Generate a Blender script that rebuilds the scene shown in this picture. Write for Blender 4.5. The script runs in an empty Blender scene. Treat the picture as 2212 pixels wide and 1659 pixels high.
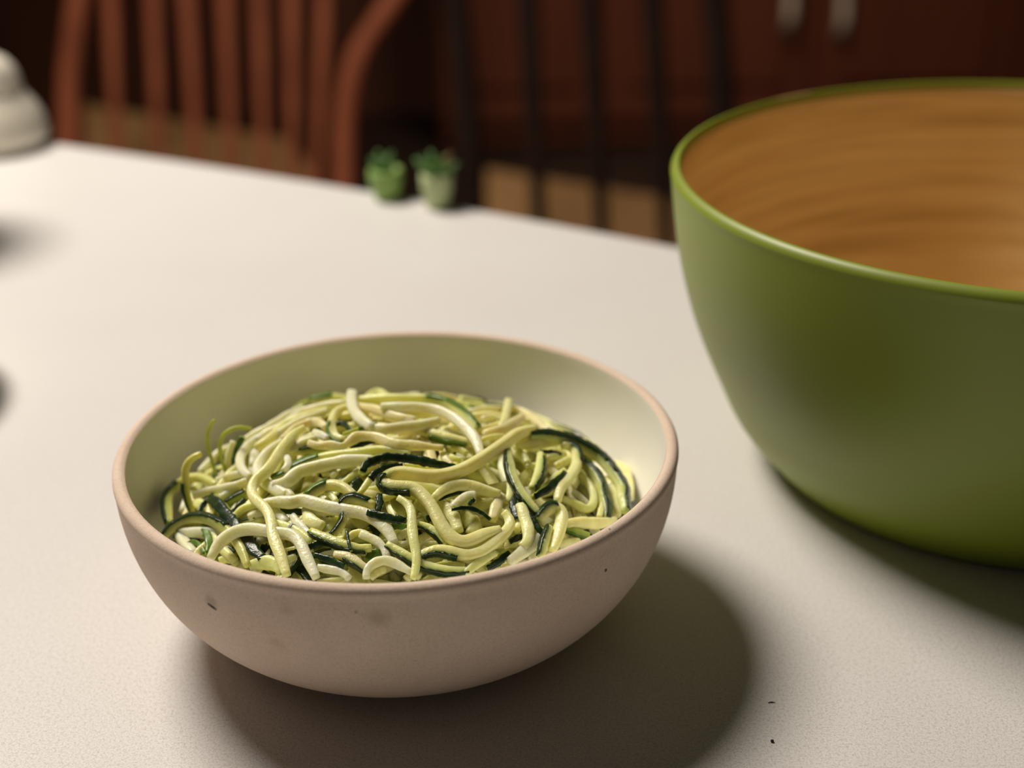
import bpy, bmesh, math, random
import numpy as np
from mathutils import Vector, Matrix

random.seed(7)
rng = np.random.default_rng(11)
S = bpy.context.scene
COL = S.collection

# ------------------------------------------------------------------ camera
W, H = 2212, 1659
F_PX, PITCH, ROLL = 3200.0, 0.4327, -0.0202
CAM = np.array([0.0, 0.0, 0.24095])
_f = np.array([0, math.cos(PITCH), -math.sin(PITCH)])
_r0 = np.array([1.0, 0, 0]); _u0 = np.cross(_r0, _f)
_c, _s = math.cos(ROLL), math.sin(ROLL)
FW, RT, UP = _f, _c * _r0 + _s * _u0, -_s * _r0 + _c * _u0
cd = bpy.data.cameras.new('camera')
cam = bpy.data.objects.new('camera', cd); COL.objects.link(cam)
m = Matrix.Identity(4)
for i in range(3):
    m[i][0], m[i][1], m[i][2], m[i][3] = RT[i], UP[i], -FW[i], CAM[i]
cam.matrix_world = m
cd.sensor_width = 36.0
cd.lens = F_PX / W * 36.0
cd.clip_start = 0.01; cd.clip_end = 50
cd.dof.use_dof = True
cd.dof.focus_distance = 0.375
cd.dof.aperture_fstop = 7.0
S.camera = cam

# ------------------------------------------------------------------ light
wd = bpy.data.worlds.new('room_ambience'); S.world = wd
wd.use_nodes = True
wd.node_tree.nodes['Background'].inputs[0].default_value = (1.0, 0.86, 0.72, 1)
wd.node_tree.nodes['Background'].inputs[1].default_value = 0.030

def area(name, loc, target, size, power, col, shape='DISK', size_y=None):
    l = bpy.data.lights.new(name, 'AREA'); l.shape = shape; l.size = size
    if size_y: l.size_y = size_y
    l.energy = power; l.color = col
    o = bpy.data.objects.new(name, l); COL.objects.link(o); o.location = loc
    d = Vector(target) - Vector(loc)
    o.rotation_euler = d.to_track_quat('-Z', 'Y').to_euler()
    return o
area('pendant_lamp_light', (-0.65, 1.02, 1.27), (-0.30, 0.62, 0), 0.58, 29.5, (1.0, 0.905, 0.79))
_l = area('dining_room_fill_light', (0.3, 3.1, 1.3), (0.3, 3.7, -0.9), 0.35, 5.5, (1.0, 0.78, 0.55)); _l.data.spread = math.radians(110)  # added fill that brightens the chairs and sideboard, no lamp is seen there
S.view_settings.view_transform = 'Standard'
S.view_settings.look = 'None'
S.view_settings.exposure = 0.0
S.view_settings.gamma = 1.0
S.view_settings.use_curve_mapping = False

# ------------------------------------------------------------------ pixel -> world
def ray(x, y):
    return FW + (x - W / 2) / F_PX * RT - (y - H / 2) / F_PX * UP
def on_z(x, y, z=0.0):
    d = ray(x, y); return CAM + d * ((z - CAM[2]) / d[2])
def on_y(x, y, yy):
    d = ray(x, y); return CAM + d * (yy / d[1])

# ------------------------------------------------------------------ object helpers
def link(name, me, mat=None, parent=None):
    o = bpy.data.objects.new(name, me); COL.objects.link(o)
    if mat and not me.materials: me.materials.append(mat)
    if parent is not None: o.parent = parent
    return o
def empty(name, loc=(0, 0, 0), rz=0.0):
    o = bpy.data.objects.new(name, None); COL.objects.link(o)
    o.location = loc; o.rotation_euler = (0, 0, rz); o.empty_display_size = 0.02
    return o
def tag(o, label=None, cat=None, group=None, kind=None):
    if label: o['label'] = label
    if cat: o['category'] = cat
    if group: o['group'] = group
    if kind: o['kind'] = kind
    return o
def smooth(me):
    for p in me.polygons: p.use_smooth = True
def mesh_from(name, v, f):
    me = bpy.data.meshes.new(name); me.from_pydata([tuple(map(float, p)) for p in v], [], f); me.update()
    return me
def fix_normals(me):
    bm = bmesh.new(); bm.from_mesh(me); bmesh.ops.recalc_face_normals(bm, faces=bm.faces); bm.to_mesh(me); bm.free()

def box_bm(bm, size, loc, bevel=0.0, rot=None):
    M = Matrix.Translation(loc)
    if rot is not None: M = M @ rot
    r = bmesh.ops.create_cube(bm, size=1.0, matrix=M @ Matrix.Diagonal((*size, 1)))
    if bevel:
        es = set()
        for v in r['verts']: es.update(v.link_edges)
        bmesh.ops.bevel(bm, geom=list(es), offset=bevel, segments=2, affect='EDGES', profile=0.5)
def box(name, size, loc, mat, parent=None, bevel=0.003, rot=None):
    bm = bmesh.new(); box_bm(bm, size, loc, bevel, rot)
    me = bpy.data.meshes.new(name); bm.to_mesh(me); bm.free()
    return link(name, me, mat, parent)

def lathe_mesh(name, prof, segs=128, sm=True):
    """prof: list of (r, z); r==0 makes a pole"""
    v, f, uv = [], [], []
    rings = []
    L = [0.0]
    for i in range(1, len(prof)):
        L.append(L[-1] + math.hypot(prof[i][0] - prof[i-1][0], prof[i][1] - prof[i-1][1]))
    for (r, z) in prof:
        if r <= 1e-9:
            rings.append([len(v)]); v.append((0, 0, z))
        else:
            rings.append(list(range(len(v), len(v) + segs)))
            for k in range(segs):
                a = 2 * math.pi * k / segs
                v.append((r * math.cos(a), r * math.sin(a), z))
    fu = []
    for i in range(len(rings) - 1):
        A, B = rings[i], rings[i + 1]
        for k in range(segs):
            k2 = (k + 1) % segs
            u0, u1 = k / segs, (k + 1) / segs
            if len(A) == 1 and len(B) == 1: continue
            if len(A) == 1: f.append((A[0], B[k2], B[k])); fu.append(((u0, L[i]), (u1, L[i+1]), (u0, L[i+1])))
            elif len(B) == 1: f.append((A[k], A[k2], B[0])); fu.append(((u0, L[i]), (u1, L[i]), (u0, L[i+1])))
            else: f.append((A[k], A[k2], B[k2], B[k])); fu.append(((u0, L[i]), (u1, L[i]), (u1, L[i+1]), (u0, L[i+1])))
    me = mesh_from(name, v, f)
    ul = me.uv_layers.new(name='UVMap')
    li = 0
    for face in fu:
        for c in face:
            ul.data[li].uv = c; li += 1
    if sm: smooth(me)
    return me

def tube_mesh(name, pts, rad, segs=10, flat=1.0, sm=True):
    """round/flattened bar along pts; rad scalar or list; flat scales the depth (y) direction"""
    P = [Vector(p) for p in pts]; n = len(P)
    R = rad if hasattr(rad, '__len__') else [rad] * n
    v, f = [], []
    for i in range(n):
        T = (P[min(i+1, n-1)] - P[max(i-1, 0)]).normalized()
        X = Vector((1, 0, 0)); X = (X - X.dot(T) * T).normalized() if abs(T.x) < .95 else Vector((0, 0, 1))
        Y = T.cross(X).normalized()
        for k in range(segs):
            a = 2 * math.pi * k / segs
            v.append(P[i] + X * (math.cos(a) * R[i]) + Y * (math.sin(a) * R[i] * flat))
    for i in range(n - 1):
        for k in range(segs):
            k2 = (k + 1) % segs
            f.append((i*segs+k, i*segs+k2, (i+1)*segs+k2, (i+1)*segs+k))
    f.append(tuple(reversed(range(segs)))); f.append(tuple(range((n-1)*segs, n*segs)))
    me = mesh_from(name, v, f)
    fix_normals(me)
    if sm: smooth(me)
    return me

# ------------------------------------------------------------------ materials
def mat(name, base=(.5, .5, .5), rough=.5, spec=.5, metal=0.0):
    mt = bpy.data.materials.new(name); mt.use_nodes = True
    b = mt.node_tree.nodes['Principled BSDF']
    b.inputs['Base Color'].default_value = (*base, 1); b.inputs['Roughness'].default_value = rough
    b.inputs['Specular IOR Level'].default_value = spec; b.inputs['Metallic'].default_value = metal
    return mt
def N(mt, typ, **kw):
    n = mt.node_tree.nodes.new(typ)
    for k, v in kw.items(): setattr(n, k, v)
    return n
def LK(mt, a, b): mt.node_tree.links.new(a, b)
def bsdf(mt): return mt.node_tree.nodes['Principled BSDF']
def coords(mt, kind='Object', scale=(1, 1, 1)):
    tc = N(mt, 'ShaderNodeTexCoord'); mp = N(mt, 'ShaderNodeMapping'); mp.inputs['Scale'].default_value = scale
    LK(mt, tc.outputs[kind], mp.inputs['Vector']); return mp.outputs['Vector']
def noise(mt, vec, scale, detail=4, rough=.55):
    n = N(mt, 'ShaderNodeTexNoise'); n.inputs['Scale'].default_value = scale; n.inputs['Detail'].default_value = detail
    n.inputs['Roughness'].default_value = rough
    LK(mt, vec, n.inputs['Vector']); return n.outputs['Fac']
def ramp(mt, fac, stops):
    r = N(mt, 'ShaderNodeValToRGB')
    els = r.color_ramp.elements
    while len(els) > 1: els.remove(els[-1])
    els[0].position = stops[0][0]; els[0].color = (*stops[0][1], 1)
    for p, c in stops[1:]:
        e = els.new(p); e.color = (*c, 1)
    LK(mt, fac, r.inputs['Fac']); return r.outputs['Color']
def mix(mt, a, b, fac, mode='MIX'):
    n = N(mt, 'ShaderNodeMix', data_type='RGBA', blend_type=mode)
    for val, sock in ((a, n.inputs[6]), (b, n.inputs[7]), (fac, n.inputs[0])):
        if hasattr(val, 'is_output'): LK(mt, val, sock)
        elif isinstance(val, tuple): sock.default_value = (*val, 1)
        else: sock.default_value = val
    return n.outputs[2]
def bump(mt, h, strength=.2, dist=.001):
    n = N(mt, 'ShaderNodeBump'); n.inputs['Strength'].default_value = strength; n.inputs['Distance'].default_value = dist
    LK(mt, h, n.inputs['Height']); LK(mt, n.outputs['Normal'], bsdf(mt).inputs['Normal'])

# speckled cream laminate
M_TOP = mat('speckled_laminate', rough=.42, spec=.35)
v = coords(M_TOP)
n1 = noise(M_TOP, v, 1900, 2, .6); n2 = noise(M_TOP, v, 1000, 2, .6); n3 = noise(M_TOP, v, 7, 3)
c1 = ramp(M_TOP, n1, [(.30, (.56, .54, .52)), (.48, (.74, .725, .71)), (.62, (.80, .79, .775))])
c2 = ramp(M_TOP, n2, [(.32, (.86, .84, .82)), (.5, (1, 1, 1))])
c3 = ramp(M_TOP, n3, [(.3, (.96, .95, .95)), (.7, (1, 1, 1))])
cc = mix(M_TOP, mix(M_TOP, c1, c2, 1.0, 'MULTIPLY'), c3, 1.0, 'MULTIPLY')
LK(M_TOP, cc, bsdf(M_TOP).inputs['Base Color'])
M_EDGE = mat('laminate_edge', (.55, .53, .50), .5)

# unglazed clay
M_CLAY = mat('raw_clay', rough=.85, spec=.15)
v = coords(M_CLAY)
n1 = noise(M_CLAY, v, 1400, 3, .7); n2 = noise(M_CLAY, v, 28, 4); n3 = noise(M_CLAY, v, 330, 2)
c1 = ramp(M_CLAY, n2, [(.35, (.76, .60, .475)), (.65, (.82, .665, .54))])
c2 = ramp(M_CLAY, n1, [(.30, (.86, .85, .84)), (.55, (1, 1, 1))])
c3 = ramp(M_CLAY, n3, [(.20, (.45, .40, .36)), (.255, (1, 1, 1))])
LK(M_CLAY, mix(M_CLAY, mix(M_CLAY, c1, c2, 1., 'MULTIPLY'), c3, 1., 'MULTIPLY'), bsdf(M_CLAY).inputs['Base Color'])
def soft_spot(mt, col_out, centre, rad, tint, strength):
    """a faint dirty mark with a soft ragged edge round an object-space point"""
    tc = N(mt, 'ShaderNodeTexCoord'); d = N(mt, 'ShaderNodeVectorMath', operation='DISTANCE'); d.inputs[1].default_value = centre
    LK(mt, tc.outputs['Object'], d.inputs[0])
    nz = noise(mt, tc.outputs['Object'], 170, 3, .6)
    ad = N(mt, 'ShaderNodeMath', operation='MULTIPLY_ADD'); LK(mt, nz, ad.inputs[0]); ad.inputs[1].default_value = rad * 1.6; LK(mt, d.outputs['Value'], ad.inputs[2])
    mr = N(mt, 'ShaderNodeMapRange'); LK(mt, ad.outputs[0], mr.inputs[0])
    mr.inputs[1].default_value = rad * .9; mr.inputs[2].default_value = rad * 1.9; mr.inputs[3].default_value = strength; mr.inputs[4].default_value = 0.0
    return mix(mt, col_out, tint, mr.outputs[0], 'MULTIPLY')
def clay_point(px, py):
    d = ray(px, py); ts = np.linspace(.25, .45, 3000)
    for t in ts:
        p = CAM + d * t
        k = min(max((.052 - p[2]) / (.767 * .075), 0), 1)
        if math.hypot(p[0] + .4298 * .075, p[1] - 4.945 * .075) < 1.04 * .075 * (1 - k ** 2.061) ** (1 / 2.867) and p[2] < .052:
            return (p[0] + .4298 * .075, p[1] - 4.945 * .075, p[2])
cl = bsdf(M_CLAY).inputs['Base Color'].links[0].from_socket
for (px, py, rad, tint, st) in ((815, 1335, .0032, (.70, .70, .62), .75), (455, 1300, .0026, (.62, .60, .58), .7), (620, 1318, .0022, (.8, .78, .74), .6), (600, 1390, .0024, (.82, .80, .76), .6), (1010, 1290, .003, (.85, .83, .78), .5)):
    cl = soft_spot(M_CLAY, cl, clay_point(px, py), rad, tint, st)
LK(M_CLAY, cl, bsdf(M_CLAY).inputs['Base Color'])
bump(M_CLAY, n1, .18, .0006)
M_STAIN = mat('clay_stain', (.33, .26, .18), .8, .2)
M_SMUDGE = mat('dark_smudge', (.10, .095, .085), .8, .2)
# satin cream glaze
M_GLAZE = mat('cream_glaze', rough=.38, spec=.4)
v = coords(M_GLAZE); n1 = noise(M_GLAZE, v, 22, 3)
LK(M_GLAZE, ramp(M_GLAZE, n1, [(.3, (.88, .865, .80)), (.7, (.91, .895, .84))]), bsdf(M_GLAZE).inputs['Base Color'])

# green lacquer
M_LACQ = mat('green_lacquer', (.235, .30, .022), .46, .6)
b = bsdf(M_LACQ)
v = coords(M_LACQ); n1 = noise(M_LACQ, v, 12, 2)
LK(M_LACQ, ramp(M_LACQ, n1, [(.3, (.225, .285, .020)), (.7, (.25, .315, .026))]), b.inputs['Base Color'])
M_WORN = mat('bare_bamboo_chip', (.52, .30, .12), .6, .3)
# bamboo coils
M_BAMB = mat('coiled_bamboo', rough=.40, spec=.4)
uvn = N(M_BAMB, 'ShaderNodeTexCoord'); mp = N(M_BAMB, 'ShaderNodeMapping'); mp.inputs['Scale'].default_value = (5, 130, 1)
LK(M_BAMB, uvn.outputs['UV'], mp.inputs['Vector'])
n1 = noise(M_BAMB, mp.outputs['Vector'], 1.0, 2, .5)
mp2 = N(M_BAMB, 'ShaderNodeMapping'); mp2.inputs['Scale'].default_value = (14, 420, 1); LK(M_BAMB, uvn.outputs['UV'], mp2.inputs['Vector'])
n2 = noise(M_BAMB, mp2.outputs['Vector'], 1.0, 3, .6)
c1 = ramp(M_BAMB, n1, [(.28, (.64, .42, .17)), (.42, (.80, .56, .26)), (.55, (.87, .64, .32)), (.72, (.91, .69, .36))])
c2 = ramp(M_BAMB, n2, [(.3, (.84, .80, .74)), (.6, (1, 1, 1))])
LK(M_BAMB, mix(M_BAMB, c1, c2, 1., 'MULTIPLY'), bsdf(M_BAMB).inputs['Base Color'])
bump(M_BAMB, n1, .15, .0006)

# zucchini flesh (per-vertex colour: pale core, greener near the peel) and peel
M_FLESH = mat('zucchini_flesh', rough=.33, spec=.45)
b = bsdf(M_FLESH)
at = N(M_FLESH, 'ShaderNodeVertexColor', layer_name='Col')
v = coords(M_FLESH); n1 = noise(M_FLESH, v, 260, 3, .6); n2 = noise(M_FLESH, v, 900, 2, .6)
c1 = ramp(M_FLESH, n1, [(.3, (.92, .91, .80)), (.65, (1, 1, 1))])
LK(M_FLESH, mix(M_FLESH, at.outputs['Color'], c1, 1., 'MULTIPLY'), b.inputs['Base Color'])
b.inputs['Subsurface Weight'].default_value = .75
b.inputs['Subsurface Radius'].default_value = (1.0, .85, .28)
b.inputs['Subsurface Scale'].default_value = .0032
bump(M_FLESH, n2, .35, .0006)
M_PEEL = mat('zucchini_peel', rough=.30, spec=.45)
v = coords(M_PEEL); n1 = noise(M_PEEL, v, 420, 3, .65)
LK(M_PEEL, ramp(M_PEEL, n1, [(.32, (.006, .016, .007)), (.52, (.012, .034, .011)), (.68, (.028, .068, .018))]), bsdf(M_PEEL).inputs['Base Color'])
bump(M_PEEL, n1, .5, .0006)
M_PEEL2 = mat('light_peel', rough=.32, spec=.45)
v = coords(M_PEEL2); n1 = noise(M_PEEL2, v, 420, 3, .65)
LK(M_PEEL2, ramp(M_PEEL2, n1, [(.32, (.05, .12, .012)), (.6, (.13, .24, .025))]), bsdf(M_PEEL2).inputs['Base Color'])

# woods etc.
def wood(name, dark, light, rough=.35, scale=(26, 26, 3)):
    mt = mat(name, rough=rough, spec=.4)
    vv = coords(mt, 'Object', scale); nn = noise(mt, vv, 1.0, 5, .6)
    LK(mt, ramp(mt, nn, [(.3, dark), (.7, light)]), bsdf(mt).inputs['Base Color']); return mt
M_CHERRY = wood('cherry_wood', (.30, .075, .032), (.50, .14, .060), .55)
bsdf(M_CHERRY).inputs['Specular IOR Level'].default_value = .2
M_ESPRESSO = wood('dark_espresso_wood', (.014, .007, .005), (.026, .012, .008), .7)
bsdf(M_ESPRESSO).inputs['Specular IOR Level'].default_value = .08
M_CABINET = wood('dark_red_cabinet_wood', (.145, .040, .020), (.215, .058, .028), .55, (9, 9, 1.2))
M_WALL = wood('dark_panelling', (.12, .042, .022), (.18, .062, .032), .65, (5, 5, 1))
M_FLOOR = wood('dark_floor_wood', (.020, .011, .008), (.036, .019, .012), .6, (2, 14, 14))
M_SEAT = mat('woven_tan_seat', rough=.8, spec=.2)
v = coords(M_SEAT, 'Object', (1, 1, 1)); wv = N(M_SEAT, 'ShaderNodeTexWave'); wv.inputs['Scale'].default_value = 60; wv.inputs['Distortion'].default_value = 1.5
LK(M_SEAT, v, wv.inputs['Vector'])
LK(M_SEAT, ramp(M_SEAT, wv.outputs['Fac'], [(0, (.36, .19, .075)), (1, (.50, .28, .115))]), bsdf(M_SEAT).inputs['Base Color'])
M_PULL_GLINT = mat('nickel_with_painted_glint', (.93, .83, .68), .55, .5, 0.0)  # pale non-metal base colour stands in for the lamp glint on the pulls
M_CREAM = mat('cream_ceramic', (.80, .75, .64), .35, .5)
M_WHITE = mat('white_ceramic', (.75, .72, .66), .3, .5)
M_POT1 = mat('bright_green_pot', (.25, .40, .09), .45)
M_POT2 = mat('pale_green_pot', (.50, .58, .30), .45)
M_LEAF = mat('dark_green_leaf', (.10, .22, .05), .45)
M_LEAFB = mat('brown_leaf', (.20, .09, .03), .5)
M_CARC = mat('counter_cabinet', (.25, .20, .15), .6)
M_CRUMB = mat('black_crumb', (.012, .011, .010), .7)

# ------------------------------------------------------------------ setting
FLOOR = -0.91
def struct(o, label): return tag(o, label, None, None, 'structure')
struct(box('floor', (7.0, 7.0, .06), (0, 1.9, FLOOR - .03), M_FLOOR, bevel=0), 'dark wooden dining room floor')
struct(box('wall_back', (7.0, .10, 3.2), (0, 4.55, FLOOR + 1.6), M_WALL, bevel=0), 'dark brown back wall behind the chairs')
struct(box('wall_left', (.10, 7.0, 3.2), (-3.45, 1.9, FLOOR + 1.6), M_WALL, bevel=0), 'dark brown side wall on the left')
struct(box('wall_right', (.10, 7.0, 3.2), (3.45, 1.9, FLOOR + 1.6), M_WALL, bevel=0), 'dark brown side wall on the right')

# ------------------------------------------------------------------ counter
e0, e1 = np.array([-.313, .905]), np.array([.085, .674])
ED = (e1 - e0) / np.linalg.norm(e1 - e0); EN = np.array([-ED[1], ED[0]])       # EN points away from the camera
EMID = (e0 + e1) / 2 + EN * .004
def counter_outline():
    pts = []
    for t in np.linspace(-1.0, 1.0, 41):
        sag = -(t * t) / (2 * 3.2)
        pts.append(EMID + ED * t + EN * (sag + .006))
    pts.append(EMID + ED * 1.0 - EN * .86)
    pts.append(EMID - ED * 1.0 - EN * .86)
    return pts
def prism(name, pts, z0, z1, mt, parent, bevel=.004):
    bm = bmesh.new()
    lo = [bm.verts.new((p[0], p[1], z0)) for p in pts]; hi = [bm.verts.new((p[0], p[1], z1)) for p in pts]
    n = len(pts)
    bm.faces.new(lo[::-1] if True else lo); top = bm.faces.new(hi)
    for i in range(n): bm.faces.new((lo[i], lo[(i+1) % n], hi[(i+1) % n], hi[i]))
    bmesh.ops.recalc_face_normals(bm, faces=bm.faces)
    if bevel: bmesh.ops.bevel(bm, geom=list(top.edges), offset=bevel, segments=2, affect='EDGES', profile=.5)
    me = bpy.data.meshes.new(name); bm.to_mesh(me); bm.free()
    return link(name, me, mt, parent)
cnt = empty('kitchen_counter', (0, 0, FLOOR))
tag(cnt, 'pale speckled laminate counter that both bowls stand on', 'counter')
ol = counter_outline()
def kid(o, root):                      # children were built in world space: keep them there
    o.parent = root; o.matrix_parent_inverse = Matrix.Translation(root.location).inverted() if root.rotation_euler[2] == 0 else root.matrix_world.inverted()
    return o
top = prism('countertop', ol, -.038, 0.0, M_TOP, None); kid(top, cnt)
inner = [EMID - ED * .93 - EN * .30, EMID + ED * .93 - EN * .30, EMID + ED * .93 - EN * .80, EMID - ED * .93 - EN * .80]
kid(prism('cabinet_body', inner[::-1], FLOOR, -.038, M_CARC, None, 0), cnt)

# ------------------------------------------------------------------ small clay bowl
U = .075
AX, AY, RIMZ = -.4298 * U, 4.945 * U, .054
RO, DD = 1.040 * U, .767 * U
def r_out(z):
    k = min(max((RIMZ - .002 - z) / DD, 0), 1); return RO * (1 - k ** 2.061) ** (1 / 2.867)
def r_in(z):
    k = min(max((RIMZ - z) / (DD - .0075), 0), 1); return 1.0 * U * (1 - k ** 2.1) ** (1 / 2.8)
bowl = empty('clay_bowl', (AX, AY, 0))
tag(bowl, 'small raw clay bowl with cream glazed inside, full of zucchini noodles', 'bowl')
foot_z = .0045
prof = [(0.0, foot_z + .001), (.028, foot_z)]
prof = [(0, .0035), (.030, .0035), (.031, 0.0), (.0385, 0.0), (.0395, .0035)]
for z in np.concatenate([np.linspace(foot_z, .020, 12), np.linspace(.022, RIMZ - .0045, 16)]):
    prof.append((r_out(z), z))
ro_t = r_out(RIMZ - .003)
for a in np.linspace(-.55, math.pi / 2, 6):
    prof.append((ro_t - .0016 + .0019 * math.cos(a), RIMZ - .0019 + .0019 * math.sin(a)))
prof.append((1.0 * U + .0006, RIMZ - .0001))
prof.append((1.0 * U - .0002, RIMZ - .0009))
body = link('bowl_body', lathe_mesh('bowl_body', prof, 160), M_CLAY, bowl)
zi0 = RIMZ - (DD - .0075)
iprof = [(1.0 * U - .0002, RIMZ - .0008)]
for t in np.linspace(.02, 1, 30):
    z = RIMZ - (DD - .0075) * math.sin(t * math.pi / 2)
    iprof.append((r_in(z) - .0003, z) if t < 1 else (0.0, zi0))
link('glazed_interior', lathe_mesh('glazed_interior', iprof, 160), M_GLAZE, bowl)['label'] = 'satin cream glaze inside'
def bowl_mark(name, px, py, wpx, hpx, mt, ang=0.0, seed=1):
    """small flat irregular mark lying on the outside of the clay bowl"""
    d = ray(px, py); ts = np.linspace(.25, .45, 4000)
    P = CAM + d * ts[:, None]
    rho = np.hypot(P[:, 0] - AX, P[:, 1] - AY)
    g = np.array([rho[i] - r_out(P[i, 2]) for i in range(len(ts))])
    i = int(np.argmax(g < 0)); p = P[i]
    rad = np.array([p[0] - AX, p[1] - AY]); a0 = math.atan2(rad[1], rad[0])
    rr = random.Random(seed)
    pts = []
    sc = np.linalg.norm(p - CAM) / F_PX
    n = 16
    vv, ff = [], []
    def surf(du, dz):
        z = p[2] + dz; r = r_out(z) + .00018
        a = a0 + du / r
        return (math.cos(a) * r, math.sin(a) * r, z)
    vv.append(surf(0, 0))
    for ring in (.5, 1.0):
        for k in range(n):
            a = 2 * math.pi * k / n; q = ring * (.75 + .4 * rr.random())
            x, y = math.cos(a) * wpx / 2 * q, math.sin(a) * hpx / 2 * q
            x, y = x * math.cos(ang) - y * math.sin(ang), x * math.sin(ang) + y * math.cos(ang)
            vv.append(surf(x * sc, y * sc / .85))
    for k in range(n):
        k2 = (k + 1) % n
        ff.append((0, 1 + k, 1 + k2)); ff.append((1 + k, 1 + n + k, 1 + n + k2, 1 + k2))
    me = mesh_from(name, vv, ff); smooth(me)
    return link(name, me, mt, bowl)
bowl_mark('smudge', 458, 1310, 26, 4, M_SMUDGE, -.35, 3)['label'] = 'small dark blue grey smudge'
bowl_mark('pit_mark', 1308, 1232, 6, 7, M_SMUDGE, 0, 4)['label'] = 'tiny black pit'

# ------------------------------------------------------------------ green bamboo bowl
BX, BY, BR, BH = .17177, .45823, .11598, .10245
ks = np.array([0, .12, .3, .5, .7, .85, .94, 1.0]); kv = np.array([1.0261, 1.0171, .9946, .9484, .8767, .8111, .7451, .6985]) * BR
def cr_eval(x):
    mm = np.gradient(kv, ks); i = min(max(int(np.searchsorted(ks, x)) - 1, 0), len(ks) - 2)
    hh = ks[i+1] - ks[i]; t = (x - ks[i]) / hh
    return (2*t**3-3*t**2+1)*kv[i]+(t**3-2*t**2+t)*hh*mm[i]+(-2*t**3+3*t**2)*kv[i+1]+(t**3-t**2)*hh*mm[i+1]
gb = empty('bamboo_bowl', (BX, BY, 0))
tag(gb, 'large green lacquered salad bowl with bare bamboo inside', 'bowl')
gp = [(0, .001), (.060, .001), (.066, 0.0), (cr_eval(1.0) - .004, .0), (cr_eval(.995), .0012)]
for k in np.linspace(.985, .035, 44): gp.append((cr_eval(k), BH * (1 - k)))
LIP = [(1.0258, -.0029), (1.0252, -.0023), (1.0222, -.0014), (1.0150, -.0005), (1.0080, -.0001), (1.0030, 0.0), (.9990, -.0005), (.9970, -.0030)]
for fr, dz in LIP: gp.append((BR * fr, BH + dz))
link('lacquered_shell', lathe_mesh('lacquered_shell', gp, 192), M_LACQ, gb)['label'] = 'matte green lacquer outside and over the rim'
ip = [(BR * .9972, BH - .0030)]
for k in np.linspace(.05, .93, 40): ip.append((cr_eval(k) - .0036, BH * (1 - k) + .001))
ip += [(cr_eval(.96) - .010, BH * .045 + .001), (.05, .0050), (0, .0045)]
link('bamboo_lining', lathe_mesh('bamboo_lining', ip, 192), M_BAMB, gb)['label'] = 'coiled amber bamboo inside'
# chipped stretch of rim where the lacquer has worn off
def rim_chip(px0, px1):
    vv, ff = [], []
    angs = []
    for px, py in (px0, px1):
        q = on_z(px, py, BH); angs.append(math.atan2(q[1] - BY, q[0] - BX))
    n = 20
    for i, a in enumerate(np.linspace(angs[0], angs[1], n)):
        tap = math.sin(math.pi * i / (n - 1)) ** .5 * .9 + .1
        for u in np.linspace(2.6 - 1.6 * tap, 2.6 + 3.0 * tap, 7):
            q = int(u); w_ = u - q; a0_, b0_ = LIP[q], LIP[min(q + 1, 7)]
            r = BR * (a0_[0] + (b0_[0] - a0_[0]) * w_) + .00006; z = BH + a0_[1] + (b0_[1] - a0_[1]) * w_ + .00012
            vv.append((r * math.cos(a), r * math.sin(a), z))
    for i in range(n - 1):
        for j in range(6):
            ff.append((i*7+j, i*7+j+1, (i+1)*7+j+1, (i+1)*7+j))
    me = mesh_from('worn_rim_patch', vv, ff); smooth(me)
    o = link('worn_rim_patch', me, M_WORN, gb); o['label'] = 'bare tan patch where lacquer has chipped'
rim_chip((1618, 212), (1762, 186))

# ------------------------------------------------------------------ zucchini noodles
MX, MY, MZ, MK = AX - .001, AY + .001, .0515, 4.6
def mound(x, y): return MZ - MK * ((x - MX) ** 2 + (y - MY) ** 2)
_T = np.linspace(.26, .55, 2400)
def wall_r(z):
    k = np.clip((RIMZ - z) / (DD - .0075), 0, .999); return U * (1 - k ** 2.1) ** (1 / 2.8)
def on_mound(px, py, lift):
    """where the sight line through a photo point meets the heap raised by lift (m)"""
    d = ray(px, py); P = CAM + d * _T[:, None]
    g = P[:, 2] - mound(P[:, 0], P[:, 1]) - lift
    i = np.argmax(g < 0) if (g < 0).any() else int(np.argmin(g))
    return P[i]
def catmull(pts, n):
    P = np.array(pts, float)
    if len(P) == 2: P = np.vstack([P[0], P.mean(0), P[1]])
    d = np.concatenate([[0], np.cumsum(np.maximum(np.linalg.norm(np.diff(P[:, :2], axis=0), axis=1), 1e-6))])
    mm = np.gradient(P, d, axis=0)
    x = np.linspace(0, d[-1], n); i = np.clip(np.searchsorted(d, x) - 1, 0, len(d) - 2)
    hh = (d[i+1] - d[i])[:, None]; t = ((x - d[i]) / hh[:, 0])[:, None]
    return (2*t**3-3*t**2+1)*P[i]+(t**3-2*t**2+t)*hh*mm[i]+(-2*t**3+3*t**2)*P[i+1]+(t**3-t**2)*hh*mm[i+1]
def gsmooth(a, s):
    k = np.exp(-.5 * (np.arange(-3*s, 3*s+1) / s) ** 2); k /= k.sum()
    pad = np.pad(a, ((3*s, 3*s), (0, 0)), mode='edge')
    # linear extrapolation at the ends keeps the tips in place
    for j in range(3*s):
        pad[3*s-1-j] = 2 * a[0] - a[min(j+1, len(a)-1)]; pad[-(3*s)+j] = 2 * a[-1] - a[max(len(a)-2-j, 0)]
    return np.stack([np.convolve(pad[:, c], k, 'valid') for c in range(a.shape[1])], 1)
FC = {'w': (.98, .95, .66), 'y': (.96, .91, .43), 't': (.93, .82, .47), 'o': (.68, .68, .25), 'g': (.42, .52, .11), 'l': (.88, .91, .39)}
GREEN = np.array((.24, .36, .04))
NC = 12
_ang = np.linspace(0, 2 * np.pi, NC, endpoint=False) + np.pi / NC
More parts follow.
